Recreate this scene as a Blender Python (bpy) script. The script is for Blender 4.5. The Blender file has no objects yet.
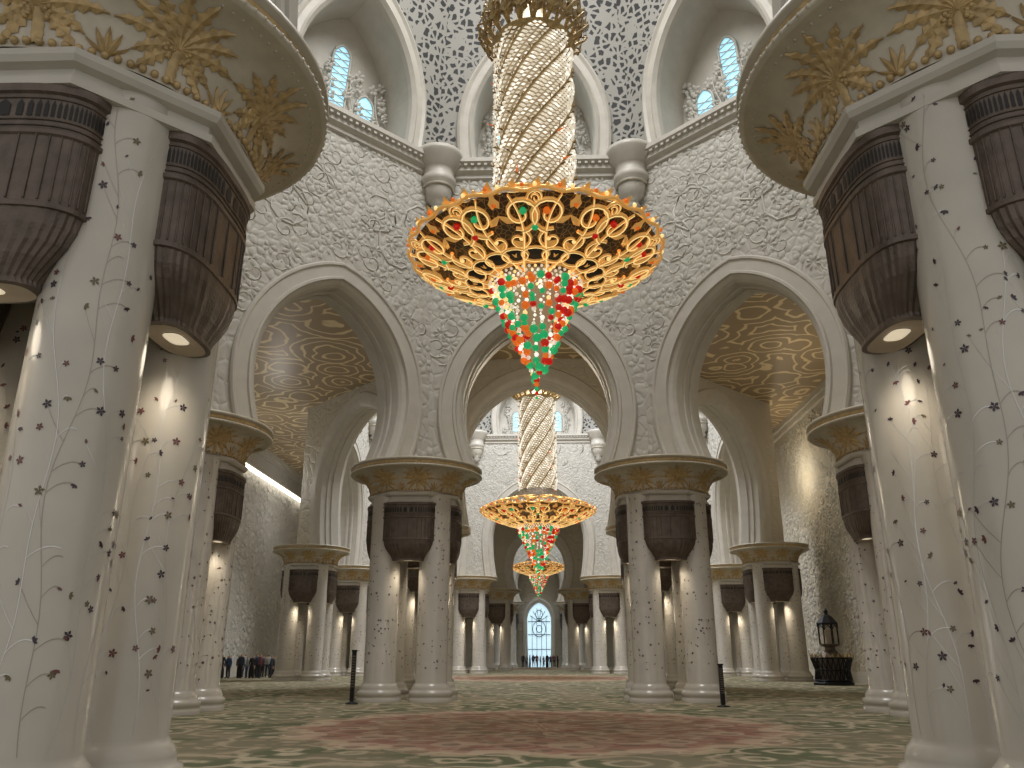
import bpy, math, random
from mathutils import Vector, Matrix
random.seed(7)
pi=math.pi
sin,cos=math.sin,math.cos
scene=bpy.context.scene
COL=scene.collection
scene.view_settings.view_transform='Standard'
scene.view_settings.exposure=0.0

# ------------------------------------------------------------------ materials
def mat_new(name):
    m=bpy.data.materials.new(name); m.use_nodes=True
    nt=m.node_tree
    return m,nt,nt.nodes['Principled BSDF']
def N(nt,t,**kw):
    n=nt.nodes.new(t)
    for k,v in kw.items(): setattr(n,k,v)
    return n
def simple(name,col,rough=.5,metal=0,emis=None,es=0,noise=0.0,nscale=6,bump=0,bscale=20):
    m,nt,b=mat_new(name)
    b.inputs['Base Color'].default_value=(*col,1)
    b.inputs['Roughness'].default_value=rough
    b.inputs['Metallic'].default_value=metal
    if emis:
        b.inputs['Emission Color'].default_value=(*emis,1); b.inputs['Emission Strength'].default_value=es
    tc=N(nt,'ShaderNodeTexCoord')
    if noise>0:
        n=N(nt,'ShaderNodeTexNoise'); n.inputs['Scale'].default_value=nscale; n.inputs['Detail'].default_value=4
        nt.links.new(tc.outputs['Object'],n.inputs['Vector'])
        r=N(nt,'ShaderNodeValToRGB')
        r.color_ramp.elements[0].position=.3; r.color_ramp.elements[1].position=.7
        r.color_ramp.elements[0].color=(*[c*(1-noise) for c in col],1)
        r.color_ramp.elements[1].color=(*[min(1,c*(1+noise*.4)) for c in col],1)
        nt.links.new(n.outputs['Fac'],r.inputs['Fac']); nt.links.new(r.outputs['Color'],b.inputs['Base Color'])
    if bump>0:
        n=N(nt,'ShaderNodeTexNoise'); n.inputs['Scale'].default_value=bscale; n.inputs['Detail'].default_value=3
        nt.links.new(tc.outputs['Object'],n.inputs['Vector'])
        bp=N(nt,'ShaderNodeBump'); bp.inputs['Strength'].default_value=bump; bp.inputs['Distance'].default_value=.05
        nt.links.new(n.outputs['Fac'],bp.inputs['Height']); nt.links.new(bp.outputs['Normal'],b.inputs['Normal'])
    return m
M_marble=simple('marble_white',(.55,.515,.455),.2,noise=.1,nscale=1.2)
M_plaster=simple('plaster_white',(.54,.51,.45),.45,noise=.08,nscale=2)
M_relief=simple('relief_white',(.55,.53,.475),.6)
M_gold=simple('gold_leaf',(.50,.35,.15),.42,.4,noise=.35,nscale=9)
M_goldpalm=simple('gold_palm',(.54,.39,.19),.45,.2,noise=.3,nscale=7)
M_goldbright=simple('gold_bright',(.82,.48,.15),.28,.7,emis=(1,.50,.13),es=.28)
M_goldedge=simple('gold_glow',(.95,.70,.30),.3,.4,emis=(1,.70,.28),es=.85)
M_goldpale=simple('gold_cream',(.57,.52,.42),.45,.05,noise=.12,nscale=4)
M_bronze=simple('bronze_dark',(.135,.105,.085),.42,.4,noise=.3,nscale=5,bump=.2,bscale=30)
M_black=simple('black_void',(.012,.011,.01),.6)
M_inlay=simple('inlay_dark',(.05,.03,.045),.3)
M_inlay2=simple('inlay_plum',(.16,.06,.06),.3)
M_inlay3=simple('inlay_olive',(.15,.12,.06),.3)
M_vine=simple('inlay_pearl',(.75,.75,.74),.12,.3)
M_vine2=simple('inlay_brown',(.40,.36,.31),.3)
M_lamp=simple('lamp_glow',(.8,.7,.5),.4,emis=(1,.85,.62),es=.5)
M_cream=simple('cream_bowl',(.5,.42,.32),.4,.1)
M_crys=simple('crystal_warm',(.85,.82,.74),.15,.05,emis=(1,.89,.70),es=.42)
M_crys2=simple('crystal_bright',(.9,.88,.82),.15,.05,emis=(1,.95,.84),es=.85)
M_core=simple('crystal_core',(.3,.24,.16),.5,emis=(1,.75,.45),es=.12)
M_red=simple('glass_red',(.62,.015,.012),.1,emis=(1,.02,.01),es=.25)
M_green=simple('glass_green',(.02,.42,.16),.1,emis=(.03,.9,.3),es=.25)
M_orange=simple('glass_orange',(.8,.17,.02),.12,emis=(1,.2,.02),es=.4)
M_winlight=simple('window_daylight',(.6,.8,.95),.3,emis=(.62,.86,1),es=.85)
M_winblue=simple('window_blueglass',(.35,.7,.85),.2,emis=(.45,.8,1),es=.8)
M_iron=simple('iron_black',(.02,.02,.022),.45,.6)
M_strip=simple('cove_light',(1,.95,.85),.4,emis=(1,.93,.8),es=3)

def stucco(name,base,scale=1.6,strength=.9,dist=.15):
    m,nt,b=mat_new(name)
    tc=N(nt,'ShaderNodeTexCoord')
    v=N(nt,'ShaderNodeTexVoronoi'); v.inputs['Scale'].default_value=scale
    v2=N(nt,'ShaderNodeTexVoronoi',feature='DISTANCE_TO_EDGE'); v2.inputs['Scale'].default_value=scale*2.3
    n=N(nt,'ShaderNodeTexNoise'); n.inputs['Scale'].default_value=1.3; n.inputs['Detail'].default_value=3
    mx=N(nt,'ShaderNodeMixRGB'); mx.inputs['Fac'].default_value=.25
    nt.links.new(tc.outputs['Object'],mx.inputs[1]); nt.links.new(tc.outputs['Object'],n.inputs['Vector']); nt.links.new(n.outputs['Color'],mx.inputs[2])
    nt.links.new(mx.outputs[0],v.inputs['Vector']); nt.links.new(mx.outputs[0],v2.inputs['Vector'])
    s=N(nt,'ShaderNodeMath',operation='SINE'); mu=N(nt,'ShaderNodeMath',operation='MULTIPLY'); mu.inputs[1].default_value=16
    nt.links.new(v.outputs['Distance'],mu.inputs[0]); nt.links.new(mu.outputs[0],s.inputs[0])
    mr=N(nt,'ShaderNodeMath',operation='MULTIPLY'); mr.inputs[1].default_value=.4
    nt.links.new(s.outputs[0],mr.inputs[0])
    r=N(nt,'ShaderNodeMapRange'); r.inputs['From Max'].default_value=.15
    nt.links.new(v2.outputs['Distance'],r.inputs['Value'])
    a=N(nt,'ShaderNodeMath',operation='ADD'); nt.links.new(mr.outputs[0],a.inputs[0]); nt.links.new(r.outputs[0],a.inputs[1])
    bp=N(nt,'ShaderNodeBump'); bp.inputs['Strength'].default_value=strength; bp.inputs['Distance'].default_value=dist
    nt.links.new(a.outputs[0],bp.inputs['Height']); nt.links.new(bp.outputs['Normal'],b.inputs['Normal'])
    b.inputs['Base Color'].default_value=(*base,1); b.inputs['Roughness'].default_value=.65
    return m
M_stucco=stucco('floral_stucco',(.50,.475,.425),1.1,.35,.07)
M_stucco2=stucco('floral_stucco_warm',(.50,.46,.38),.9,.45,.08)

def lattice():
    m,nt,b=mat_new('lattice_screen')
    tc=N(nt,'ShaderNodeTexCoord')
    v=N(nt,'ShaderNodeTexVoronoi',feature='DISTANCE_TO_EDGE'); v.inputs['Scale'].default_value=3.6
    n=N(nt,'ShaderNodeTexNoise'); n.inputs['Scale'].default_value=2.5
    mx=N(nt,'ShaderNodeMixRGB'); mx.inputs['Fac'].default_value=.18
    nt.links.new(tc.outputs['Object'],mx.inputs[1]); nt.links.new(tc.outputs['Object'],n.inputs['Vector']); nt.links.new(n.outputs['Color'],mx.inputs[2])
    nt.links.new(mx.outputs[0],v.inputs['Vector'])
    r=N(nt,'ShaderNodeValToRGB'); e=r.color_ramp.elements
    e[0].position=.15; e[0].color=(.34,.33,.30,1); e[1].position=.19; e[1].color=(.035,.036,.037,1)
    nt.links.new(v.outputs['Distance'],r.inputs['Fac']); nt.links.new(r.outputs['Color'],b.inputs['Base Color'])
    b.inputs['Roughness'].default_value=.7
    return m
M_lattice=lattice()

def ceilmat():
    m,nt,b=mat_new('ceiling_gilded')
    tc=N(nt,'ShaderNodeTexCoord')
    n=N(nt,'ShaderNodeTexNoise'); n.inputs['Scale'].default_value=.9; n.inputs['Detail'].default_value=1
    mx=N(nt,'ShaderNodeMixRGB'); mx.inputs['Fac'].default_value=.4
    nt.links.new(tc.outputs['Object'],mx.inputs[1]); nt.links.new(tc.outputs['Object'],n.inputs['Vector']); nt.links.new(n.outputs['Color'],mx.inputs[2])
    v=N(nt,'ShaderNodeTexVoronoi'); v.inputs['Scale'].default_value=.55
    nt.links.new(mx.outputs[0],v.inputs['Vector'])
    mu=N(nt,'ShaderNodeMath',operation='MULTIPLY'); mu.inputs[1].default_value=34
    s=N(nt,'ShaderNodeMath',operation='SINE')
    nt.links.new(v.outputs['Distance'],mu.inputs[0]); nt.links.new(mu.outputs[0],s.inputs[0])
    r=N(nt,'ShaderNodeValToRGB'); e=r.color_ramp.elements
    e[0].position=.55; e[0].color=(.36,.26,.15,1); e[1].position=.9; e[1].color=(.82,.68,.42,1)
    nt.links.new(s.outputs[0],r.inputs['Fac']); nt.links.new(r.outputs['Color'],b.inputs['Base Color'])
    b.inputs['Roughness'].default_value=.4
    return m
M_ceil=ceilmat()

def carpet():
    m,nt,b=mat_new('carpet_green')
    L=nt.links.new
    tc=N(nt,'ShaderNodeTexCoord')
    def mth(op,a,bb=None,c=None):
        n=N(nt,'ShaderNodeMath',operation=op)
        for i,x in enumerate((a,bb,c)):
            if x is None: continue
            if isinstance(x,(int,float)): n.inputs[i].default_value=x
            else: L(x,n.inputs[i])
        return n.outputs[0]
    def mix(f,a,c):
        n=N(nt,'ShaderNodeMixRGB')
        for i,x in enumerate((f,a,c)):
            if isinstance(x,(int,float)): n.inputs[i].default_value=x
            elif isinstance(x,tuple): n.inputs[i].default_value=(*x,1)
            else: L(x,n.inputs[i])
        return n.outputs[0]
    sep=N(nt,'ShaderNodeSeparateXYZ'); L(tc.outputs['Object'],sep.inputs[0])
    X,Y=sep.outputs[0],sep.outputs[1]
    v=N(nt,'ShaderNodeTexVoronoi'); v.inputs['Scale'].default_value=.8
    n=N(nt,'ShaderNodeTexNoise'); n.inputs['Scale'].default_value=1.1; n.inputs['Detail'].default_value=4
    L(tc.outputs['Object'],v.inputs['Vector']); L(tc.outputs['Object'],n.inputs['Vector'])
    s=mth('SINE',mth('ADD',mth('MULTIPLY',v.outputs['Distance'],15),mth('MULTIPLY',n.outputs['Fac'],9)))
    vf=N(nt,'ShaderNodeTexVoronoi'); vf.inputs['Scale'].default_value=2.2; L(tc.outputs['Object'],vf.inputs['Vector'])
    fl=mth('LESS_THAN',vf.outputs['Distance'],.30)
    r=N(nt,'ShaderNodeValToRGB'); e=r.color_ramp.elements
    e[0].position=.0; e[0].color=(.14,.155,.09,1); e[1].position=.6; e[1].color=(.24,.235,.15,1)
    x=e.new(.92); x.color=(.50,.43,.31,1)
    L(s,r.inputs['Fac'])
    big=N(nt,'ShaderNodeTexNoise'); big.inputs['Scale'].default_value=.4; L(tc.outputs['Object'],big.inputs['Vector'])
    br=N(nt,'ShaderNodeValToRGB'); br.color_ramp.elements[0].position=.46; br.color_ramp.elements[1].position=.54
    L(big.outputs['Fac'],br.inputs['Fac'])
    cur=mix(mth('MULTIPLY',br.outputs['Color'],.5),r.outputs['Color'],(.33,.27,.19))
    cur=mix(mth('MULTIPLY',fl,.5),cur,(.46,.36,.26))
    for cy,R in ((20.5,5.9),(63.5,8.5),(106.5,5.9)):
        dy=mth('SUBTRACT',Y,cy)
        rr=mth('SQRT',mth('ADD',mth('MULTIPLY',X,X),mth('MULTIPLY',dy,dy)))
        th=mth('ARCTAN2',X,dy)
        q=mth('DIVIDE',mth('ADD',mth('ADD',rr,mth('MULTIPLY',mth('SINE',mth('MULTIPLY',th,16)),.22)),mth('MULTIPLY',s,.12)),R)
        ra=N(nt,'ShaderNodeValToRGB'); e=ra.color_ramp.elements; ra.color_ramp.interpolation='LINEAR'
        cols=[(0,(.40,.20,.15)),(.10,(.56,.44,.33)),(.16,(.40,.22,.17)),(.34,(.30,.25,.18)),(.38,(.56,.43,.33)),(.44,(.44,.27,.21)),(.62,(.46,.30,.23)),(.66,(.60,.46,.35)),(.71,(.36,.19,.15)),(.86,(.46,.29,.22)),(.92,(.56,.46,.33)),(1.0,(.30,.25,.16))]
        e[0].position=0; e[0].color=(*cols[0][1],1); e[1].position=1.0; e[1].color=(*cols[-1][1],1)
        for p,c in cols[1:-1]:
            z=e.new(p); z.color=(*c,1)
        L(mth('MULTIPLY',q,.98),ra.inputs['Fac'])
        pet=mth('GREATER_THAN',mth('MULTIPLY',mth('SINE',mth('MULTIPLY',th,12)),mth('SINE',mth('MULTIPLY',rr,2.6))),.35)
        pet2=mth('GREATER_THAN',mth('MULTIPLY',mth('COSINE',mth('MULTIPLY',th,24)),mth('COSINE',mth('MULTIPLY',rr,5))),.55)
        c1=mix(mth('MULTIPLY',pet,.65),ra.outputs['Color'],(.62,.50,.38))
        c1=mix(mth('MULTIPLY',pet2,.6),c1,(.20,.17,.12))
        c1=mix(mth('MULTIPLY',mth('GREATER_THAN',s,.45),.35),c1,(.58,.45,.35))
        c1=mix(mth('MULTIPLY',fl,.45),c1,(.30,.14,.11))
        cur=mix(mth('LESS_THAN',q,1.0),cur,c1)
    L(cur,b.inputs['Base Color']); b.inputs['Roughness'].default_value=.95
    b.inputs['Specular IOR Level'].default_value=.15
    return m
M_carpet=carpet()

# ------------------------------------------------------------------ mesh builder
class MB:
    def __init__(s): s.v=[];s.f=[];s.m=[];s.sm=[];s.mats=[]
    def mi(s,mat):
        if mat not in s.mats: s.mats.append(mat)
        return s.mats.index(mat)
    def add(s,vs,fs,mat,smooth=False):
        o=len(s.v); s.v+= [tuple(x) for x in vs]; k=s.mi(mat)
        for f in fs: s.f.append([i+o for i in f]); s.m.append(k); s.sm.append(smooth)
    def grid(s,rows,mat,smooth=True,closed=False):
        n=len(rows[0]); vs=[p for r in rows for p in r]; fs=[]
        for i in range(len(rows)-1):
            for j in range(n if closed else n-1):
                a=i*n+j;b=i*n+(j+1)%n; fs.append((a,b,b+n,a+n))
        s.add(vs,fs,mat,smooth)
    def lathe(s,prof,seg,mat,c=(0,0,0),smooth=True,rot=0,cap=False):
        rows=[[(c[0]+r*cos(rot+2*pi*j/seg),c[1]+r*sin(rot+2*pi*j/seg),c[2]+z) for j in range(seg)] for r,z in prof]
        s.grid(rows,mat,smooth,True)
        if cap:
            s.add(rows[-1],[tuple(range(seg))],mat); s.add(rows[0],[tuple(range(seg))[::-1]],mat)
    def tube(s,pts,r,mat,seg=5,closed=False,smooth=True):
        pts=[Vector(p) for p in pts]; rows=[]; n=len(pts)
        for i,p in enumerate(pts):
            a=pts[max(i-1,0)];b=pts[min(i+1,n-1)]
            t=(b-a)
            if t.length<1e-6: t=Vector((0,0,1))
            t.normalize(); up=Vector((0,0,1)) if abs(t.z)<.9 else Vector((1,0,0))
            x=t.cross(up).normalized(); y=x.cross(t)
            rad=r(i/(n-1)) if callable(r) else r
            rows.append([tuple(p+x*rad*cos(2*pi*j/seg)+y*rad*sin(2*pi*j/seg)) for j in range(seg)])
        s.grid(rows,mat,smooth,True)
    def box(s,x0,x1,y0,y1,z0,z1,mat):
        vs=[(x,y,z) for x in(x0,x1) for y in(y0,y1) for z in(z0,z1)]
        s.add(vs,[(0,1,3,2),(4,6,7,5),(0,4,5,1),(2,3,7,6),(0,2,6,4),(1,5,7,3)],mat)
    def ball(s,c,r,mat,u=8,w=6):
        rows=[]
        for i in range(w+1):
            a=-pi/2+pi*i/w; rr=max(r*cos(a),1e-4)
            rows.append([(c[0]+rr*cos(2*pi*j/u),c[1]+rr*sin(2*pi*j/u),c[2]+r*sin(a)) for j in range(u)])
        s.grid(rows,mat,True,True)
    def mesh(s,name):
        me=bpy.data.meshes.new(name); me.from_pydata(s.v,[],s.f)
        for m in s.mats: me.materials.append(m)
        me.polygons.foreach_set('material_index',s.m); me.polygons.foreach_set('use_smooth',s.sm)
        me.update(); return me
def obj(name,me,loc=(0,0,0),rz=0,parent=None,scale=None):
    o=bpy.data.objects.new(name,me); COL.objects.link(o); o.location=loc; o.rotation_euler=(0,0,rz)
    if scale: o.scale=scale
    if parent: o.parent=parent
    return o
def empty(name,loc=(0,0,0),rz=0):
    return obj(name,None,loc,rz)

# ------------------------------------------------------------------ arch tools
def arch(hs,hw,z0,zw,za,n=18,m=8):
    c=((za-zw)**2-hw**2)/(2*hw); R=hw+c; amax=math.asin(min(1,(za-zw)/R))
    right=[]
    for i in range(m):
        z=z0+(zw-z0)*i/m; right.append((hw-(hw-hs)*((zw-z)/(zw-z0))**2,z))
    for i in range(n+1):
        a=amax*i/n; right.append((-c+R*cos(a),zw+R*sin(a)))
    right[-1]=(0,za)
    return [(-x,z) for x,z in right]+right[::-1][1:]
def offs(path,o):
    out=[];n=len(path)
    for i,(x,z) in enumerate(path):
        a=path[max(i-1,0)];b=path[min(i+1,n-1)]
        tx,tz=b[0]-a[0],b[1]-a[1]; l=math.hypot(tx,tz) or 1
        nx,nz=-tz/l,tx/l
        out.append((x+nx*o,z+nz*o))
    return out
def arch_sweep(mb,path,prof,mapf,mat,smooth=False):
    rows=[[mapf(x,z,d) for x,z in offs(path,o)] for o,d in prof]
    mb.grid(rows,mat,smooth)
def arch_panel(mb,path,o,W,ztop,zc,d,mapf,mat,steps=1,smooth=False):
    P=offs(path,o); B=[]
    for x,z in P:
        if z<=zc: B.append((-W if x<0 else W,z)); continue
        dx,dz=x,z-zc; k=1e9
        if abs(dx)>1e-6: k=min(k,W/abs(dx))
        if dz>1e-6: k=min(k,(ztop-zc)/dz)
        B.append((dx*k,zc+dz*k))
    for cx in(-W,W):
        i=min(range(len(B)),key=lambda q:(B[q][0]-cx)**2+(B[q][1]-ztop)**2); B[i]=(cx,ztop)
    rows=[]
    for k in range(steps+1):
        t=k/steps
        rows.append([mapf(p[0]*(1-t)+b[0]*t,p[1]*(1-t)+b[1]*t,d) for p,b in zip(P,B)])
    mb.grid(rows,mat,smooth)
def arch_fill(mb,path,d,mapf,mat):
    n=len(path)//2
    L=path[:n+1]; Rr=path[::-1][:n+1]
    mb.grid([[mapf(x,z,d) for x,z in L],[mapf(x,z,d) for x,z in Rr]],mat)
def inside_arch(x,z,path,pad):
    P=path
    if z<P[0][1]: return abs(x)<abs(P[0][0])+pad
    for i in range(len(P)//2):
        if P[i][1]<=z<=P[i+1][1]+1e-6: 
            return abs(x)<abs(P[i][0])+pad
    return z<P[len(P)//2][1]+pad and abs(x)<pad*.8
def flower(mb,f,x,z,r,d0,mat,petals=6,h=.09):
    vs=[];fs=[];a0=random.random()*6
    for k in range(petals):
        a=a0+2*pi*k/petals
        def P(rr,aa,dd): return f(x+rr*cos(aa),z+rr*sin(aa),d0+dd)
        o=len(vs); w=pi/petals*.8
        vs+=[P(r*.15,a,-h*.3),P(r*.7,a-w,0),P(r,a,-h*.3),P(r*.7,a+w,0),P(r*.62,a,-h)]
        fs+=[(o,o+1,o+4),(o+1,o+2,o+4),(o+2,o+3,o+4),(o+3,o,o+4)]
    mb.add(vs,fs,mat,True)
def leaf(mb,f,x,z,l,w,a,d0,mat,h=.07):
    ca,sa=cos(a),sin(a)
    def P(p,q,dd): return f(x+p*ca-q*sa,z+p*sa+q*ca,d0+dd)
    vs=[P(0,0,0),P(l*.5,w,0),P(l,0,0),P(l*.5,-w,0),P(l*.45,0,-h)]
    mb.add(vs,[(0,1,4),(1,2,4),(2,3,4),(3,0,4)],mat,True)
def spiral(mb,f,x,z,R,a,d0,mat,turns=1.4,sgn=1,rad=.05):
    pts=[]
    for i in range(15):
        t=i/14; rr=R*(1-.85*t); aa=a+sgn*turns*2*pi*t
        pts.append(f(x+rr*cos(aa),z+rr*sin(aa),d0-.0))
    mb.tube(pts,lambda t:rad*(1-.5*t),mat,4)

def octo_face(name,A,T,hs,hw,z0,zw,za,zc=22.8,drum=True,relief=250,seed=1):
    random.seed(seed)
    W=A*math.tan(pi/8); mb=MB()
    f=lambda x,z,d:(x,A+d,z)
    path=arch(hs,hw,z0,zw,za)
    ring=[(1.0,0),(1.0,-.10),(.94,-.16),(.86,-.16),(.82,-.10),(.40,-.10),(.36,-.16),(.27,-.16),(.23,-.04),(.1,.05),(.02,.16),(.0,.2),(0,.62),(-.06,.64),(-.06,.8),(0,.82),(0,T-.8),(-.06,T-.78),(-.06,T-.6),(0,T-.58),(0,T-.16),(.12,T),(.24,T+.06),(.4,T+.1),(.9,T+.12),(1,T)]
    arch_sweep(mb,path,ring,f,M_plaster)
    arch_panel(mb,path,.98,W,zc,zw,0,f,M_stucco)
    arch_panel(mb,path,.98,W*(A+T)/A,19.3,zw,T,f,M_stucco2)
    for s in(-1,1):
        mb.add([f(s*(hs+.2),z0+.02,0),f(s*W,z0+.02,0),f(s*W*(A+T)/A,z0+.02,T),f(s*(hs+.2),z0+.02,T)],[(0,1,2,3)],M_plaster)
    cnt=0;tries=0;pts=[]
    while cnt<relief and tries<9000:
        tries+=1
        x=random.uniform(-W+.25,W-.25); z=random.uniform(z0+.4,zc-1.0)
        if inside_arch(x,z,path,1.45): continue
        dd=min([(x-p)**2+(z-q)**2 for p,q in pts] or [9])
        if dd<.5**2: continue
        pts.append((x,z)); k=random.random()
        if k<.55:
            flower(mb,f,x,z,random.uniform(.3,.5),-.0,M_relief,random.choice((5,6,8)),h=.075)
        elif k<.75: spiral(mb,f,x,z,random.uniform(.35,.55),random.random()*6,0,M_relief,1.2,random.choice((-1,1)),.04)
        else:
            for q in range(3): leaf(mb,f,x,z,random.uniform(.35,.5),.12,random.random()*6.3,-.0,M_relief,.06)
        cnt+=1
    for s in(-1,1):
        for j in range(3):
            spiral(mb,f,s*(1.5+j*1.1),za+2.6+1.4*((j+1)%2)+(zc-22.8),1.1,random.random()*6,0,M_relief,1.6,s,.06)
    cp=[(0,zc-.9),(-.12,zc-.85),(-.12,zc-.7),(-.3,zc-.55),(-.3,zc-.35),(-.5,zc-.2),(-.5,zc),(0,zc+.05),(1.9,zc+.05)]
    mb.grid([[( s*W*(A+d)/A,A+d,z) for s in(-1,1)] for d,z in cp],M_plaster,False)
    for i in range(int(2*W/.3)):
        x=-W+.15+i*.3; mb.box(x-.07,x+.07,A-.44,A-.28,zc-.36,zc-.2,M_relief)
    c=(W*.97,A*.97,0)
    mb.lathe([(.05,zc-2.9),(.35,zc-2.6),(.25,zc-2.4),(.5,zc-2.2),(.62,zc-1.7),(.6,zc-1.5),(.78,zc-1.35),(.78,zc-1.1),(.68,zc-1.0),(.72,zc-.6),(.95,zc-.4),(1.0,zc-.1),(1.08,zc),(1.08,zc+.2),(.2,zc+.25)],20,M_plaster,c)
    mb.lathe([(.66,zc-1.62),(.74,zc-1.55),(.66,zc-1.48)],20,M_goldpale,c)
    if drum:
        zt=zc+10; lean=lambda z:.02*max(0,z-zc)**2
        g=lambda x,z,d:(x*(A-lean(z))/A,A-lean(z)+d,z)
        zs=zc+.05; sc=A/10.7
        p2=arch(2.6*sc,2.75*sc,zs,zc+2.0,zc+6.2)
        r2=[(.8,0),(.8,-.2),(.68,-.28),(.55,-.2),(.3,-.2),(.2,-.26),(.05,-.1),(0,.1),(0,1.9)]
        arch_sweep(mb,p2,r2,g,M_plaster)
        arch_panel(mb,p2,.78,W,zt,zc+2.0,0,g,M_lattice,8,True)
        arch_fill(mb,p2,1.9,g,M_plaster)
        for cx,h in((-1.5*sc,3.0),(0,4.8),(1.5*sc,3.0)):
            q=[(x+cx,z) for x,z in arch(.42,.46,zc+.9,zc+h-.6,zc+h)]
            arch_fill(mb,q,1.82,g,M_winblue)
            mb.tube([g(x,z,1.78) for x,z in q],.07,M_relief,4)
            z=zc+1.2
            while z<zc+h-.4:
                mb.tube([g(cx-.42,z,1.78),g(cx+.42,z+.25,1.78)],.03,M_relief,4)
                mb.tube([g(cx+.42,z,1.78),g(cx-.42,z+.25,1.78)],.03,M_relief,4); z+=.35
        for cx in(-2.1*sc,-.75*sc,.75*sc,2.1*sc):
            pts=[g(cx+.18*sin(t*5),zc+.3+t*3.0,1.7) for t in [i/10 for i in range(11)]]
            mb.tube(pts,.04,M_relief,4)
            for k in range(12):
                flower(mb,g,cx+random.uniform(-.4,.4),zc+.5+k*.29,random.uniform(.2,.34),1.72,M_relief,5,.16)
        rows=[]
        Am=A-lean(zt)
        for i in range(9):
            a=pi/2*i/8; k=cos(a); z=zt+9*sin(a)
            rows.append([(s*W*Am/A*k,Am*k,z) for s in(-1,1)])
        mb.grid(rows,M_plaster,True)
    return mb.mesh(name)

sides=['north','northwest','west','southwest','south','southeast','east','northeast']
def octagon(prefix,cy,face,front=None):
    for k in range(8):
        me=front if (k in(3,4,5) and front) else face
        obj('wall_%s_%s'%(prefix,sides[k]),me,(0,cy,0),k*pi/4)
f1=octo_face('octagon_wall',10.7,1.8,2.45,3.05,8.65,11.2,15.2,seed=3)
f1w=octo_face('octagon_wall_wide',10.7,1.8,3.42,3.6,9.3,11.9,17,seed=4)
A2=16.0
f2=octo_face('octagon_wall_main',A2-.8,1.8,4.1,4.5,8.65,12.4,17.6,seed=5)
octagon('entry',20.5,f1,f1w); octagon('main',63.5,f2); octagon('far',106.5,f1)

# ------------------------------------------------------------------ column cluster
S=.95
def column_mesh(seed):
    random.seed(seed); mb=MB(); r=.58
    mb.lathe([(.80,0),(.80,.14),(.76,.17),(.79,.22),(.80,.30),(.77,.37),(.70,.40),(.70,.46),(.68,.50),(.66,.56),(.62,.6),(r,.66),(r,7.45)],48,M_marble)
    def P(th,z,e=.004): return ((r+e)*cos(th),(r+e)*sin(th),z)
    for v in range(11):
        th0=2*pi*v/11+random.uniform(-.2,.2); a1=random.uniform(.12,.25);ph=random.random()*6;f=random.uniform(.9,1.5)
        T=lambda z:th0+a1*sin(f*z+ph)+.08*sin(3.1*z+ph*2)
        mat=M_vine if v%4 else M_vine2
        w=.006
        zs=[.7+i*.11 for i in range(61)]
        mb.grid([[P(T(z)-w,z) for z in zs],[P(T(z)+w,z) for z in zs]],mat)
        z=.8+random.random()*.3
        while z<7.3:
            sd=random.choice((-1,1)); th=T(z)
            L=random.uniform(.1,.45)
            tz=[(th+sd*L*t*1.1,z+.3*t-.2*t*t*(1 if sd>0 else -.3)) for t in [i/6 for i in range(7)]]
            mb.grid([[P(a,b-.005) for a,b in tz],[P(a,b+.005) for a,b in tz]],mat)
            a,b=tz[-1]; s=random.uniform(.022,.046)
            kind=random.random()
            if kind<.85:
                pet=5 if kind<.4 else 3
                a0=random.random()*6
                vs=[];fs=[]
                for k in range(pet):
                    an=a0+2*pi*k/(5 if pet==5 else 7)
                    def Q(rr,aa): return P(a+rr*cos(aa)/r,b+rr*sin(aa),.006)
                    o=len(vs); vs+=[Q(0,0),Q(s*.8,an-.46),Q(s*1.25,an),Q(s*.8,an+.46)]; fs.append((o,o+1,o+2,o+3))
                mb.add(vs,fs,random.choice((M_inlay,M_inlay,M_inlay2,M_inlay3)))
            z+=random.uniform(.18,.38)
    return mb.mesh('marble_column')
COLS=[column_mesh(11),column_mesh(12)]

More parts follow.
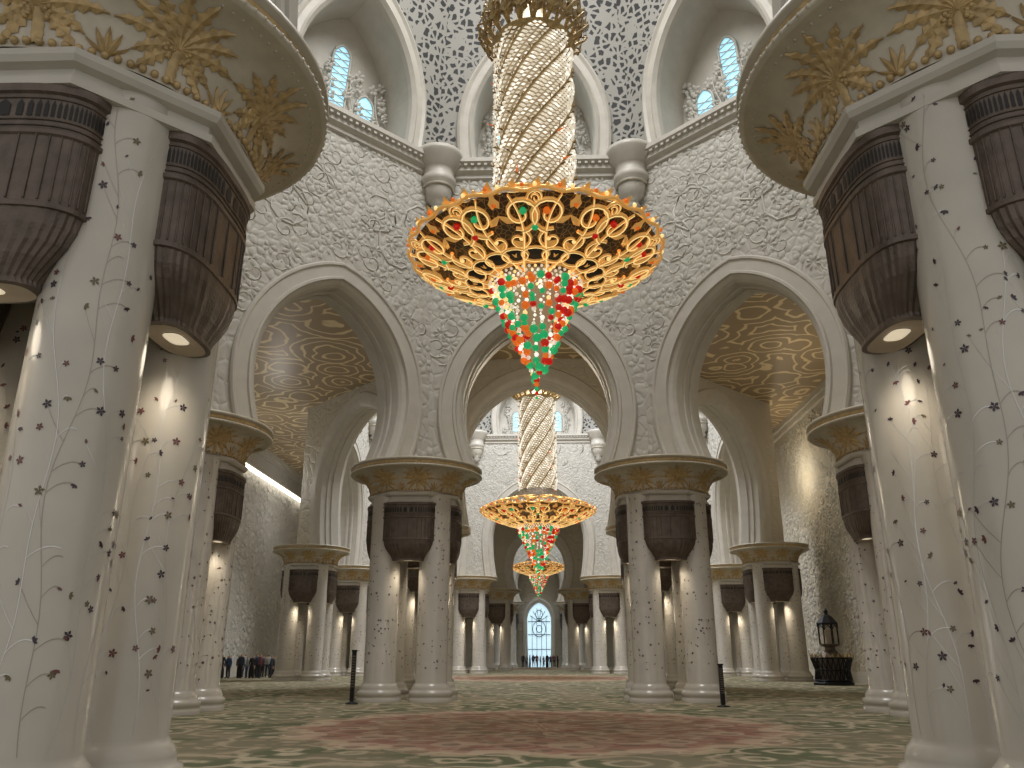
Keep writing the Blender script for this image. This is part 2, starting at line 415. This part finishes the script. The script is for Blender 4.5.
def capital_mesh():
    mb=MB(); random.seed(5); R8=1/cos(pi/8)
    o=[(1.50,7.15),(1.72,7.15),(1.72,7.25),(1.66,7.27),(1.66,7.38),(1.76,7.40),(1.80,7.46),(1.80,7.54),(1.72,7.56)]
    mb.lathe([(r*R8,z) for r,z in o],8,M_plaster,rot=pi/8,smooth=False)
    mb.lathe([(.3,7.16),(1.55*R8,7.16)],8,M_plaster,rot=pi/8,smooth=False)
    r1,r2,z1,z2=1.80,2.58,7.56,8.40
    def prof(s):
        a=s*pi/2; return r1+(r2-r1)*(1-cos(a)), z1+(z2-z1)*sin(a)
    n=10
    mb.lathe([prof(i/n) for i in range(n+1)],64,M_goldpale)
    mb.lathe([(r2,z2),(r2+.06,z2+.02),(r2+.06,z2+.08),(r2-.02,z2+.10),(r2-.02,z2+.24),(r2+.07,z2+.26),(r2+.07,z2+.34),(r2-.05,z2+.36),(.5,z2+.36)],64,M_goldpale)
    mb.lathe([(r2+.0,z2+.11),(r2+.03,z2+.17),(r2,z2+.23)],64,M_goldpalm)
    for k in range(96):
        a=2*pi*k/96
        mb.ball((1.83*cos(a),1.83*sin(a),7.62),.045,M_goldpalm,6,4)
    for k in range(120):
        a=2*pi*k/120
        mb.ball(((r2+.05)*cos(a),(r2+.05)*sin(a),z2+.05),.035,M_goldpale,5,4)
        mb.ball(((r2-.12)*cos(a),(r2-.12)*sin(a),z2-.0),.025,M_plaster,5,4)
    L=1.3
    def SP(th,s,e=.02):
        s=max(0,min(1,s)); r,z=prof(s); a=s*pi/2
        r+=cos(a)*e; z+=-sin(a)*e
        return (r*cos(th),r*sin(th),z)
    NP=9
    for p in range(NP):
        th0=2*pi*p/NP
        rc=2.1
        def Q(x,y,e): return SP(th0+x/rc,min(.97,y/L+.03),e)
        ys=[i*.045 for i in range(10)]
        mb.grid([[Q(-.06-.012*(i%2),y,.01) for i,y in enumerate(ys)],[Q(0,y,.05) for y in ys],[Q(.06+.012*(i%2),y,.01) for i,y in enumerate(ys)]],M_goldpalm)
        for ang in (-120,-96,-74,-54,-34,-12,12,34,54,74,96,120):
            ps=math.radians(ang); ln=.78 if abs(ang)<90 else .52
            if abs(ang)<20: ln=.7
            nn=12; pts=[]
            for i in range(nn):
                t=i/(nn-1); x=ln*sin(ps)*t*.95; y=.42+ln*cos(ps)*t*1.05-.16*t*t*(1 if abs(ang)>30 else .1)
                pts.append((x,y))
            rows=[[],[],[]]
            for i,(x,y) in enumerate(pts):
                t=i/(nn-1); w=.10*sin(pi*(t*.88+.08))*(1 if i%2 else .5)
                a=pts[max(i-1,0)];b=pts[min(i+1,nn-1)]; dx,dy=b[0]-a[0],b[1]-a[1]; l=math.hypot(dx,dy); nx,ny=-dy/l,dx/l
                rows[0].append(Q(x-nx*w,y-ny*w,.012)); rows[1].append(Q(x,y,.04)); rows[2].append(Q(x+nx*w,y+ny*w,.012))
            mb.grid(rows,M_goldpalm,False)
        for sx in(-.11,.11):
            for q in range(5): mb.ball(Q(sx+random.uniform(-.03,.03),.30+q*.03,.03),.03,M_goldpalm,5,4)
        th1=th0+pi/NP
        def Q2(x,y,e): return SP(th1+x/rc,y/L+.03,e)
        for ang in(-60,-30,0,30,60):
            ps=math.radians(ang); ln=.34
            rows=[[],[],[]]
            for i in range(6):
                t=i/5; x=ln*sin(ps)*t*.8;y=ln*cos(ps)*t+.02; w=.045*sin(pi*(t*.9+.08))
                rows[0].append(Q2(x-w,y,.01)); rows[1].append(Q2(x,y,.04)); rows[2].append(Q2(x+w,y,.01))
            mb.grid(rows,M_goldpalm,False)
    return mb.mesh('palm_capital')
CAP=capital_mesh()
mb=MB(); mb.lathe([(1.5,8.7),(1.5,9.0),(1.6,9.1),(1.6,9.34),(.2,9.36)],8,M_plaster,rot=pi/8,smooth=False); IMP=mb.mesh('impost_block')

def lampbox_mesh():
    mb=MB(); seg=72
    def ring(w,d,z,rib=0):
        out=[]
        for j in range(seg):
            a=2*pi*j/seg; ca,sa=cos(a),sin(a); e=.6
            k=1-(rib if j%2 else 0)
            out.append((w*k*math.copysign(abs(ca)**e,ca),d*k*math.copysign(abs(sa)**(.8),sa),z))
        return out
    P=[(.3,.2,7.14,0),(1.04,.5,7.14,0),(1.04,.5,7.05,0),(1.0,.47,7.03,0),(1.0,.47,6.62,0),(1.03,.49,6.6,0),(1.03,.49,6.55,0),(1.0,.47,6.53,.0),(.99,.465,5.78,0),(1.01,.475,5.77,0),(1.01,.475,5.72,0),(.98,.46,5.71,.015),(.95,.45,5.56,.02),(.88,.42,5.40,.03),(.76,.38,5.25,.03),(.66,.33,5.13,.03),(.60,.30,5.04,.03),(.60,.30,4.98,0),(.52,.25,4.97,0)]
    mb.grid([ring(*p) for p in P],M_bronze,False,True)
    mb.grid([ring(*p) for p in [(.52,.25,4.97,0),(.48,.23,5.0,0),(.2,.12,5.01,0)]],M_cream,True,True)
    r=ring(.2,.12,5.0); mb.add(r,[tuple(range(seg))],M_lamp)
    for z in(6.65,6.72,6.98): 
        rr=ring(1.005,.475,z); mb.tube(rr+[rr[0]],.012,M_bronze,4)
    b2=ring(.995,.475,0)
    for j in range(0,seg,2):
        x,y,_=b2[j]; mb.tube([(x,y,5.8),(x,y,6.54)],.012,M_bronze,4)
    base=ring(1.006,.476,0)
    for j in range(0,seg):
        x,y,_=base[j]; x2,y2,_=base[(j+1)%seg]
        mx,my=(x+x2)/2*1.003,(y+y2)/2*1.003; tx,ty=(x2-x)*.30,(y2-y)*.30
        mb.add([(mx-tx,my-ty,6.76),(mx+tx,my+ty,6.76),(mx+tx,my+ty,6.9),(mx,my,6.96),(mx-tx,my-ty,6.9)],[(0,1,2,3,4)],M_black)
    return mb.mesh('bronze_lamp_box')
BOX=lampbox_mesh()

def spot(loc,e,parent=None,col=(1,.87,.68),size=155,r=.2):
    l=bpy.data.lights.new('downlight','SPOT'); l.energy=e; l.color=col; l.spot_size=math.radians(size); l.spot_blend=.8; l.shadow_soft_size=r
    o=bpy.data.objects.new('downlight',l); COL.objects.link(o); o.location=loc
    if parent: o.parent=parent
    return o
def cluster(x,y,zs=1,cs=1,lit=(0,1,2,3),energy=120,bd=1.36,bs=1,imp=False):
    e=empty('column_cluster',(x,y,0))
    i=0
    for sx in(-1,1):
        for sy in(-1,1):
            obj('column',COLS[(i)%2],(sx*S,sy*S,0),rz=i*1.3+x,parent=e,scale=(1,1,zs)); i+=1
    obj('capital',CAP,(0,0,0),parent=e,scale=(cs,cs,zs))
    if imp: obj('impost',IMP,(0,0,0),parent=e)
    for k in range(4):
        a=k*pi/2; d=bd
        obj('lamp_box',BOX,(d*sin(a),-d*cos(a),0),rz=a,parent=e,scale=(bs,bs,zs))
        if k in lit: spot((d*1.0*sin(a),-d*1.0*cos(a),4.75*zs),energy,e)
    return e
cluster(-5.9,9.05,1.06,1.12,energy=36,bd=1.45,bs=1.02)
cluster(5.85,9.2,1.06,1.12,energy=36,bd=1.45,bs=1.02)
def ringpos(cy,A):
    w=A*math.tan(pi/8)
    return [(w,cy+A),(-w,cy+A),(A,cy+w),(-A,cy+w),(A,cy-w),(-A,cy-w),(w,cy-A),(-w,cy-A)]
P1=ringpos(20.5,11.5)
P1[0]=(4.95,32.0); P1[1]=(-4.92,32.0)
for i,(x,y) in enumerate(P1[:6]): cluster(x,y,1,1,(0,1,2,3) if i<2 else (0,1),44,imp=i>3)
for i,(x,y) in enumerate(ringpos(63.5,A2)): cluster(x,y,1,1,(0,),90)
for i,(x,y) in enumerate(ringpos(106.5,11.5)): cluster(x,y,1,1,(0,),100)

# ------------------------------------------------------------------ chandelier
def discdark():
    m,nt,b=mat_new('dish_dark')
    tc=N(nt,'ShaderNodeTexCoord'); v=N(nt,'ShaderNodeTexVoronoi',feature='DISTANCE_TO_EDGE'); v.inputs['Scale'].default_value=6
    nt.links.new(tc.outputs['Object'],v.inputs['Vector'])
    r=N(nt,'ShaderNodeValToRGB'); e=r.color_ramp.elements
    e[0].position=.03;e[0].color=(.42,.28,.11,1); e[1].position=.06;e[1].color=(.075,.055,.035,1)
    nt.links.new(v.outputs['Distance'],r.inputs['Fac']); nt.links.new(r.outputs['Color'],b.inputs['Base Color'])
    b.inputs['Roughness'].default_value=.5; b.inputs['Metallic'].default_value=.1
    return m
M_discdark=discdark()
def chandelier_meshes():
    random.seed(9)
    RB=3.57
    zb=lambda r:-.95*(1-(r/RB)**2)
    def BP(th,r,e=.03):
        return (r*cos(th),r*sin(th),zb(r)-e)
    disc=MB()
    disc.lathe([(0.01,zb(0)+.02)]+[(RB*i/14*.965,zb(RB*i/14*.965)+.03) for i in range(1,15)],72,M_discdark)
    disc.lathe([(RB*.965,0.0),(RB*.9,.22),(2.9,.42),(2.1,.65),(1.5,.9),(1.2,1.3)],72,M_discdark)
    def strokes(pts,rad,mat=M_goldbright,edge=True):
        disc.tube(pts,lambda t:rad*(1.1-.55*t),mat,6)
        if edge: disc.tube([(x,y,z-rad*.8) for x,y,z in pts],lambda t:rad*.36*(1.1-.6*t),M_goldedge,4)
    def scroll(th0,rc,R,a0,turns,sg,rad=.05,top=False,edge=True):
        pts=[]
        for i in range(22):
            t=i/21; rr=R*(1-.80*t); a=a0+sg*turns*2*pi*t
            x=rr*cos(a); y=rc+rr*sin(a)
            y=max(.95,min(RB+.12,y))
            pts.append(BP(th0+x/rc,y,.06) if not top else (y*cos(th0+x/rc),y*sin(th0+x/rc),.62-.62*((y-1.2)/2.4)**2+.12))
        strokes(pts,rad,edge=edge)
        return pts[-1]
    def bleaf(th,r,l,ang,w,mat):
        vs=[]
        for p,q,e in((0,0,.05),(l*.35,w,.06),(l*.7,w*.6,.06),(l,0,.05),(l*.7,-w*.6,.06),(l*.35,-w,.06),(l*.45,0,.14)):
            x=p*cos(ang)-q*sin(ang); y=r+p*sin(ang)+q*cos(ang)
            vs.append(BP(th+x/r,y,e))
        disc.add(vs,[(0,1,6),(1,2,6),(2,3,6),(3,4,6),(4,5,6),(5,0,6)],mat)
    NS=10
    for k in range(NS):
        th=2*pi*k/NS; half=pi/NS
        for sg in(-1,1):
            pts=[]
            for i in range(20):
                t=i/19; r=1.05+2.45*t; pts.append(BP(th+sg*(.04+half*.5*sin(t*2.6)),r,.07))
            strokes(pts,.055)
            e=scroll(th+sg*half*.60,2.98,.52,-pi/2,1.35,sg,.07)
            disc.ball(e,.10,M_red if k%3==0 else (M_green if k%3==1 else M_orange),6,5)
            e=scroll(th+sg*half*.40,2.2,.36,pi*.5,1.2,-sg,.05)
            disc.ball(e,.06,M_goldedge,6,5)
            scroll(th+sg*half*.97,3.38,.22,pi,1.0,sg,.04)
            for (a,r,l,an,w) in((.12,2.7,.45,pi/2+sg*.9,.10),(.05,1.55,.4,pi/2+sg*.5,.07),(.2,1.95,.4,pi/2+sg*.9,.09),(.03,3.15,.42,pi/2+sg*.35,.11)):
                bleaf(th+sg*a,r,l,an,w,M_goldbright)
            scroll(th+sg*half*.5,2.9,.45,0,1.2,sg,.055,top=True)
            scroll(th+sg*half*.4,2.0,.35,pi,1.1,-sg,.05,top=True)
        for cc in(th,th+half):
            pts=[BP(cc+.36*cos(a)/1.75,1.72+.26*sin(a),.1) for a in [2*pi*i/16 for i in range(17)]]
            strokes(pts,.045)
            disc.add([BP(cc,1.72,.11)]+[BP(cc+.33*cos(a)/1.75,1.72+.23*sin(a),.08) for a in [2*pi*i/12 for i in range(12)]],[(0,i+1,(i+1)%12+1) for i in range(12)],M_black)
        disc.ball(BP(th+half,2.62,.1),.10,M_green if k%2 else M_red,6,5)
        disc.ball(BP(th,3.3,.08),.08,M_orange,6,5)
    for (n,r,am) in((144,RB,.05),(144,1.32,.02)):
        pts=[BP(2*pi*i/n,r+am*sin(2*pi*i/n*24),.02) for i in range(n+1)]
        disc.tube(pts,.05,M_goldbright,6); 
    for k in range(72):
        a=2*pi*k/72
        disc.ball((3.6*cos(a),3.6*sin(a),.08),.06,(M_goldedge,M_goldbright,M_orange)[k%3],5,4)
        if k%2==0:
            disc.add([(3.5*cos(a-.05),3.5*sin(a-.05),.05),(3.5*cos(a+.05),3.5*sin(a+.05),.05),(3.72*cos(a+.03),3.72*sin(a+.03),.22)],[(0,1,2)],M_goldbright)
    for k in range(48):
        a=2*pi*k/48
        for q in range(6):
            rr=1.3-.06*q; disc.ball((rr*cos(a+q*.06),rr*sin(a+q*.06),-.95-.08*q),.045,M_crys if (k+q)%3 else M_goldedge,5,4)
    me_disc=disc.mesh('gold_dish')
    # twisted crystal shaft: 8 bulging strands wound around the core
    sh=MB(); z0,z1,R=.9,7.3,1.07; TW=.62; NST=8
    sh.lathe([(R-.05,z0),(R-.05,z1)],48,M_core)
    nz=int((z1-z0)/.12)
    for i in range(nz):
        z=z0+i*.12+.06
        for st in range(NST):
            for q in range(6):
                ph=(q+.5)/6
                a=2*pi*(st+ph*.93)/NST+TW*z
                rr=R+.15*sin(ph*pi)
                zz=z-.05*cos(ph*2*pi)
                r=.082; hh=.05
                c=(rr*cos(a),rr*sin(a),zz)
                vs=[(c[0],c[1],c[2]+hh),(c[0],c[1],c[2]-hh),(c[0]+cos(a)*.06,c[1]+sin(a)*.06,c[2]),(c[0]-sin(a)*r,c[1]+cos(a)*r,c[2]),(c[0]+sin(a)*r,c[1]-cos(a)*r,c[2])]
                sh.add(vs,[(0,3,2),(0,2,4),(1,2,3),(1,4,2)],M_crys2 if random.random()<.3 else M_crys)
    for h in range(NST):
        pts=[]
        for i in range(60):
            t=i/59; z=z0+(z1-z0)*t; a=2*pi*(h-.035)/NST+TW*z
            pts.append(((R+.06)*cos(a),(R+.06)*sin(a),z))
        sh.tube(pts,.035,M_gold,5)
        for i in range(2,58,4):
            x,y,z=pts[i]; a=math.atan2(y,x)
            for s in(-1,1):
                sh.add([(x,y,z),((R+.18)*cos(a+s*.05),(R+.18)*sin(a+s*.05),z+.02),((R+.22)*cos(a+s*.11),(R+.22)*sin(a+s*.11),z+.11),((R+.16)*cos(a+s*.03),(R+.16)*sin(a+s*.03),z+.09)],[(0,1,2,3)],M_gold)
    for k in range(14):
        a=random.random()*6.28; z=random.uniform(.9,2.2) if k%2 else random.uniform(2,7); r0=R+.12
        p=Vector((r0*cos(a),r0*sin(a),z)); d=Vector((cos(a+.6),sin(a+.6),.25))*random.uniform(.2,.45)
        sh.tube([p,p+d],lambda t:.03*(1-t)+.008,M_orange,4)
    me_shaft=sh.mesh('crystal_shaft')
    gl=MB()
    gl.lathe([(1.05,-.75),(.98,-1.1),(.68,-1.5),(.42,-2.1),(.2,-3.0),(.06,-3.4)],32,M_core)
    for i in range(19):
        t=i/18; z=-1.2-t*2.5; R2=1.16*(1-t)**1.0+.05
        n=max(3,int(2*pi*R2/.22))
        for j in range(n):
            a=2*pi*(j+.5*(i%2))/n+random.uniform(-.05,.05)
            mm=random.choice((M_red,M_red,M_green,M_green,M_orange,M_crys,M_crys,M_crys2,M_goldedge))
            big=mm in(M_red,M_green,M_orange)
            r=random.uniform(.08,.125) if big else random.uniform(.04,.07)
            c=((R2+(.04 if big else 0))*cos(a),(R2+(.04 if big else 0))*sin(a),z+random.uniform(-.07,.07))
            gl.ball(c,r,mm,9,6)
            b=random.uniform(-.08,.08)
            gl.ball((c[0]*1.03*cos(b)-c[1]*sin(b),c[1]*1.03*cos(b)+c[0]*sin(b),c[2]+.1),.03,M_crys2,5,4)
    for q in range(6): gl.ball((0,0,-3.6-q*.13),.10-.012*q,(M_green,M_red,M_orange,M_green,M_red,M_green)[q],10,7)
    gl.tube([(0,0,-3.3),(0,0,-4.3)],.02,M_goldbright,4)
    me_gl=gl.mesh('glass_globes')
    cr=MB()
    cr.lathe([(1.15,7.2),(1.32,7.3),(1.25,7.42),(1.0,7.6),(.6,8.2),(.3,9.0)],32,M_gold)
    for k in range(20):
        a=2*pi*k/20
        for (h,o,s) in((1.0,.5,1),(1.6,.38,-1),(.7,.3,1)):
            pts=[]
            for i in range(16):
                t=i/15
                r=1.15+o*sin(t*pi*.9)*1.1; z=7.3+h*t*(1.25-.4*t); aa=a+s*.25*t
                if t>.6: r+= .14*sin((t-.6)*9); z-=.2*(t-.6)
                pts.append((r*cos(aa),r*sin(aa),z))
            cr.tube(pts,lambda t:.06*(1-.6*t),M_gold,5)
            for m_ in(5,9,13):
                x,y,z=pts[m_]
                for q in(-1,1):
                    cr.add([(x,y,z-.12),(x-q*.2*sin(a),y+q*.2*cos(a),z+.02),(x-q*.12*sin(a)+.05*cos(a),y+q*.12*cos(a)+.05*sin(a),z+.3),(x,y,z+.1)],[(0,1,2,3)],M_goldpalm)
    cr.lathe([(.12,8.9),(.12,28)],10,M_gold)
    me_cr=cr.mesh('gilded_crown')
    return me_disc,me_shaft,me_gl,me_cr
CM=chandelier_meshes()
def chandelier(y,z,s):
    e=empty('chandelier',(0,y,z)); e.scale=(s,s,s)
    for n,me in zip(('gold_dish','crystal_shaft','glass_globes','gilded_crown'),CM): obj(n,me,parent=e)
    return e
chandelier(20.5,12.4,1.0); chandelier(63.5,12.4,1.27); chandelier(106.5,12.4,1.0)

# ------------------------------------------------------------------ shell
XL,XR,YF,YB=-24.4,19.6,-6,120.5
mb=MB(); mb.add([(XL,YF,0),(XR,YF,0),(XR,YB,0),(XL,YB,0)],[(0,1,2,3)],M_carpet); obj('floor',mb.mesh('floor'))
def ceilp():
    mb=MB(); z=19.0
    def q(*p): mb.add([(x,y,z) for x,y in p],[tuple(range(len(p)))],M_ceil)
    ys=5.0
    for cy,A in((20.5,12.5),(63.5,A2+.9),(106.5,12.5)):
        w=A*math.tan(pi/8)
        q((XL,ys),(XR,ys),(XR,cy-A),(XL,cy-A))
        q((XL,cy-A),(-A,cy-A),(-A,cy+A),(XL,cy+A)); q((A,cy-A),(XR,cy-A),(XR,cy+A),(A,cy+A))
        for sx in(-1,1):
            for sy in(-1,1): q((sx*w,cy+sy*A),(sx*A,cy+sy*A),(sx*A,cy+sy*w))
        ys=cy+A
    q((XL,ys),(XR,ys),(XR,YB),(XL,YB))
    return mb.mesh('ceiling')
obj('ceiling',ceilp())
def side_wall(x,sgn,name,mat,big):
    mb=MB(); random.seed(31)
    f=lambda u,z,d:(x+sgn*d,u,z)
    mb.add([f(YF+11,0,0),f(YB,0,0),f(YB,19,0),f(YF+11,19,0)],[(0,1,2,3)],mat)
    for d,z0,z1 in((-.15,0,.5),(-.1,.5,.62),(-.25,18.2,18.6),(-.4,18.6,19)):
        mb.add([f(5,z0,d),f(YB,z0,d),f(YB,z1,d),f(5,z1,d)],[(0,1,2,3)],M_plaster)
        mb.add([f(5,z1,d),f(YB,z1,d),f(YB,z1,0),f(5,z1,0)],[(0,1,2,3)],M_plaster)
        mb.add([f(5,z0,d),f(YB,z0,d),f(YB,z0,0),f(5,z0,0)],[(0,1,2,3)],M_plaster)
    pts=[]
    for _ in range(2600 if not big else 1200):
        u=random.uniform(34,84); z=random.uniform(.9,17.8)
        if min([(u-p)**2+(z-q)**2 for p,q in pts] or [9])<(.62 if not big else 1.0)**2: continue
        pts.append((u,z)); k=random.random()
        s=1.7 if big else 1
        mt=M_relief
        if k<.5: flower(mb,f,u,z,random.uniform(.35,.58)*s,-.01,mt,6,.13)
        elif k<.8: spiral(mb,f,u,z,random.uniform(.35,.6)*s,random.random()*6,0,mt,1.3,random.choice((-1,1)),.06)
        else:
            for q in range(3): leaf(mb,f,u,z,.55*s,.14*s,random.random()*6.3,-.01,mt,.11)
    return mb.mesh(name)
obj('wall_east',side_wall(XR,1,'wall_east',M_stucco2,False))
obj('wall_west',side_wall(XL,-1,'wall_west',M_stucco,True))
mb=MB(); mb.box(XL+.05,XL+.6,34,100,16.5,16.75,M_plaster); mb.box(XL+.1,XL+.62,34,100,16.4,16.5,M_strip); obj('trim_cove',mb.mesh('trim_cove'))
mb=MB(); f=lambda u,z,d:(u,YB-d,z)
P=arch(1.8,2.0,0,6.3,8.8)
mb.add([(XL,YB,0),(XR,YB,0),(XR,YB,19),(XL,YB,19)],[(0,1,2,3)],M_stucco2)
obj('wall_north_end',mb.mesh('wall_north_end'))
mb=MB(); arch_fill(mb,P,.05,f,M_winlight); arch_sweep(mb,P,[(.8,0),(.8,.3),(.5,.4),(.1,.3),(0,.1)],f,M_plaster)
for u in(-1.2,-.4,.4,1.2): mb.tube([f(u,0,.12),f(u,7,.12)],.04,M_iron,4)
for z in(2.4,4.4,6.2): mb.tube([f(-1.9,z,.12),f(1.9,z,.12)],.05,M_iron,4)
for k in range(8): mb.tube([f(0,6.2,.12),f(1.7*cos(pi*k/7),6.2+1.9*sin(pi*k/7),.12)],.04,M_iron,4)
for R_,zc_ in((1.1,5.2),(.5,5.2),(.6,7.2)): mb.tube([f(R_*cos(2*pi*k/20),zc_+R_*sin(2*pi*k/20),.14) for k in range(21)],.05,M_iron,4)
obj('window_1',mb.mesh('far_window'),scale=(.85,1,1))

# ------------------------------------------------------------------ small objects
mb=MB()
mb.lathe([(.22,0),(.22,.04),(.06,.08),(.05,.12)],16,M_iron,cap=True)
mb.box(-.07,.07,-.06,.06,.1,1.75,M_iron); mb.box(-.09,.09,-.08,.08,1.72,1.78,M_iron)
for i in range(12): mb.box(-.055,.055,-.068,-.06,.55+i*.09,.60+i*.09,M_bronze)
SPK=mb.mesh('speaker_post')
obj('speaker_post',SPK,(-6.5,29.5,0)); obj('speaker_post',SPK,(6.0,28.4,0),scale=(1,1,.75))

mb=MB()
mb.lathe([(1.15,0),(1.15,.12),(1.05,.2),(1.0,.25)],8,M_iron,smooth=False,cap=True)
for k in range(24):
    a=2*pi*k/24
    mb.tube([(1.0*cos(a),1.0*sin(a),.25),(.92*cos(a+.13),.92*sin(a+.13),.8),(1.12*cos(a+.26),1.12*sin(a+.26),1.45)],.035,M_iron,4)
    mb.tube([(1.0*cos(a),1.0*sin(a),.25),(.92*cos(a-.13),.92*sin(a-.13),.8),(1.12*cos(a-.26),1.12*sin(a-.26),1.45)],.035,M_iron,4)
    mb.add([(1.12*cos(a-.1),1.12*sin(a-.1),1.45),(1.12*cos(a+.1),1.12*sin(a+.1),1.45),(1.2*cos(a),1.2*sin(a),1.75)],[(0,1,2)],M_gold)
for z,r in((.25,1.0),(.8,.93),(1.45,1.12)): mb.tube([(r*cos(2*pi*i/24),r*sin(2*pi*i/24),z) for i in range(25)],.05,M_iron,5)
mb.lathe([(.7,.2),(.7,1.5),(.5,1.7),(.3,1.9),(.3,2.05),(.58,2.15),(.58,2.22)],8,M_bronze,smooth=False)
for k in range(8):
    a=2*pi*k/8; mb.tube([(.55*cos(a),.55*sin(a),2.2),(.55*cos(a),.55*sin(a),3.3)],.035,M_iron,4)
    b=a+2*pi/8
    mb.tube([(.55*cos(a),.55*sin(a),3.05),(.57*cos((a+b)/2),.57*sin((a+b)/2),3.28),(.55*cos(b),.55*sin(b),3.05)],.025,M_iron,4)
mb.lathe([(.22,2.22),(.22,3.0)],12,M_cream)
mb.lathe([(.62,3.3),(.62,3.38),(.5,3.5),(.3,3.75),(.12,3.85),(.1,3.95),(.14,4.02),(.02,4.2)],8,M_iron,smooth=False)
obj('ornate_lantern',mb.mesh('ornate_lantern'),(16.7,49.0,0))

# people
M_skin=simple('skin',(.42,.27,.19),.6); M_hair=simple('hair',(.02,.015,.012),.6)
cl=[simple('cloth_%d'%i,c,.8) for i,c in enumerate(((.03,.035,.05),(.05,.08,.16),(.35,.35,.33),(.18,.05,.05),(.02,.02,.02)))]
def person(seed,shirt,pants,robe=False):
    random.seed(seed); h=1.7
    js=[(0,0,.92),(0,0,1.12),(0,.0,1.36),(0,0,1.47),(0,-.01,1.54),(0,-.015,1.62),
        (.17,0,1.38),(.23,.02,1.12),(.24,-.06,.88),(.25,-.08,.80),
        (-.17,0,1.38),(-.23,.02,1.12),(-.22,-.08,.9),(-.21,-.11,.82),
        (.09,0,.86),(.11,-.02,.48),(.11,.02,.08),(.12,-.13,.035),
        (-.09,0,.86),(-.12,.0,.48),(-.13,.05,.08),(-.14,-.10,.035)]
    ed=[(0,1),(1,2),(2,3),(3,4),(4,5),(2,6),(6,7),(7,8),(8,9),(2,10),(10,11),(11,12),(12,13),(0,14),(14,15),(15,16),(16,17),(0,18),(18,19),(19,20),(20,21)]
    rad=[.15,.14,.15,.055,.085,.09,.07,.05,.036,.03,.07,.05,.036,.03,.095,.065,.045,.035,.095,.065,.045,.035]
    if robe:
        for i in(14,15,16,18,19,20): rad[i]=.13
    me=bpy.data.meshes.new('tmp'); me.from_pydata(js,ed,[]); o=bpy.data.objects.new('tmp',me); COL.objects.link(o)
    o.modifiers.new('s','SKIN'); o.modifiers.new('ss','SUBSURF').levels=1
    for i,v in enumerate(me.skin_vertices[0].data): v.radius=(rad[i],rad[i]*(.75 if i<3 else 1)); v.use_root=(i==0)
    dg=bpy.context.evaluated_depsgraph_get(); m2=bpy.data.meshes.new_from_object(o.evaluated_get(dg))
    bpy.data.objects.remove(o)
    for m in(shirt,pants,M_skin,M_hair): m2.materials.append(m)
    for p in m2.polygons:
        c=p.center; p.use_smooth=True
        if c.z>1.66 or (c.z>1.55 and c.y>.02): k=3
        elif c.z>1.44: k=2
        elif c.z<.86 and abs(c.x)>.17 and c.z>.7: k=2
        elif c.z>.93 or robe: k=0
        else: k=1
        p.material_index=k
    m2.name='visitor'; return m2
PM=[person(1,cl[0],cl[4]),person(2,cl[1],cl[0]),person(3,cl[2],cl[1]),person(4,cl[3],cl[4]),person(5,cl[4],cl[4],True)]
random.seed(21)
for i in range(22):
    t=i/21
    obj('visitor',PM[i%5],(-23.6+t*4.0+random.uniform(-.1,.1),61.5+random.uniform(-1.2,1.2)+ (i%2)*1.4,0),random.random()*6.3,scale=(1,1,random.uniform(.92,1.06)))
for i in range(11):
    obj('visitor',PM[(i*2)%5],(-2.2+i*.46,113.5+random.uniform(-1.5,1.5),0),random.random()*6.3,scale=(1,1,random.uniform(.92,1.06)))

# ------------------------------------------------------------------ lights
def area(name,loc,rot,size,e,col,shape='DISK'):
    l=bpy.data.lights.new(name,'AREA'); l.energy=e; l.color=col; l.shape=shape; l.size=size
    o=bpy.data.objects.new(name,l); COL.objects.link(o); o.location=loc; o.rotation_euler=rot; return o
area('dome_daylight',(0,20.5,35),(0,0,0),9,3700,(.98,.97,.96))
area('dome_daylight',(0,63.5,35),(0,0,0),12,9500,(.94,.96,1))
area('dome_daylight',(0,106.5,35),(0,0,0),9,5000,(.9,.95,1))
def pt(loc,e,col,r=.3):
    l=bpy.data.lights.new('chandelier_and_fill','POINT'); l.energy=e; l.color=col; l.shadow_soft_size=r  # shared by the chandelier points and the added fill points
    o=bpy.data.objects.new('chandelier_and_fill',l); COL.objects.link(o); o.location=loc
pt((0,20.5,7.2),60,(1,.83,.58)); pt((0,63.5,6.6),220,(1,.85,.6))
for x in(-20,17.3):
    for y in(30,44,58,72):
        pt((x,y,14.0),270 if x>0 else 250,(1,.88,.68) if x>0 else (.97,.95,.92),.1)  # added fill points that brighten the aisles, no chandelier hangs there
pt((0,40.5,14.5),230,(1,.84,.62),.1)  # added fill point for the bay between octagons, without a fixture
w=bpy.data.worlds.new('World'); scene.world=w; w.use_nodes=True
bg=w.node_tree.nodes['Background']; bg.inputs[0].default_value=(1,.97,.925,1); bg.inputs[1].default_value=.58

cam=bpy.data.cameras.new('Camera'); co=bpy.data.objects.new('Camera',cam); COL.objects.link(co)
co.location=(0,0,1.6); co.rotation_euler=(math.radians(90+18.73),0,math.radians(1.86))
cam.sensor_width=36; cam.lens=28.125; cam.clip_end=400
scene.camera=co
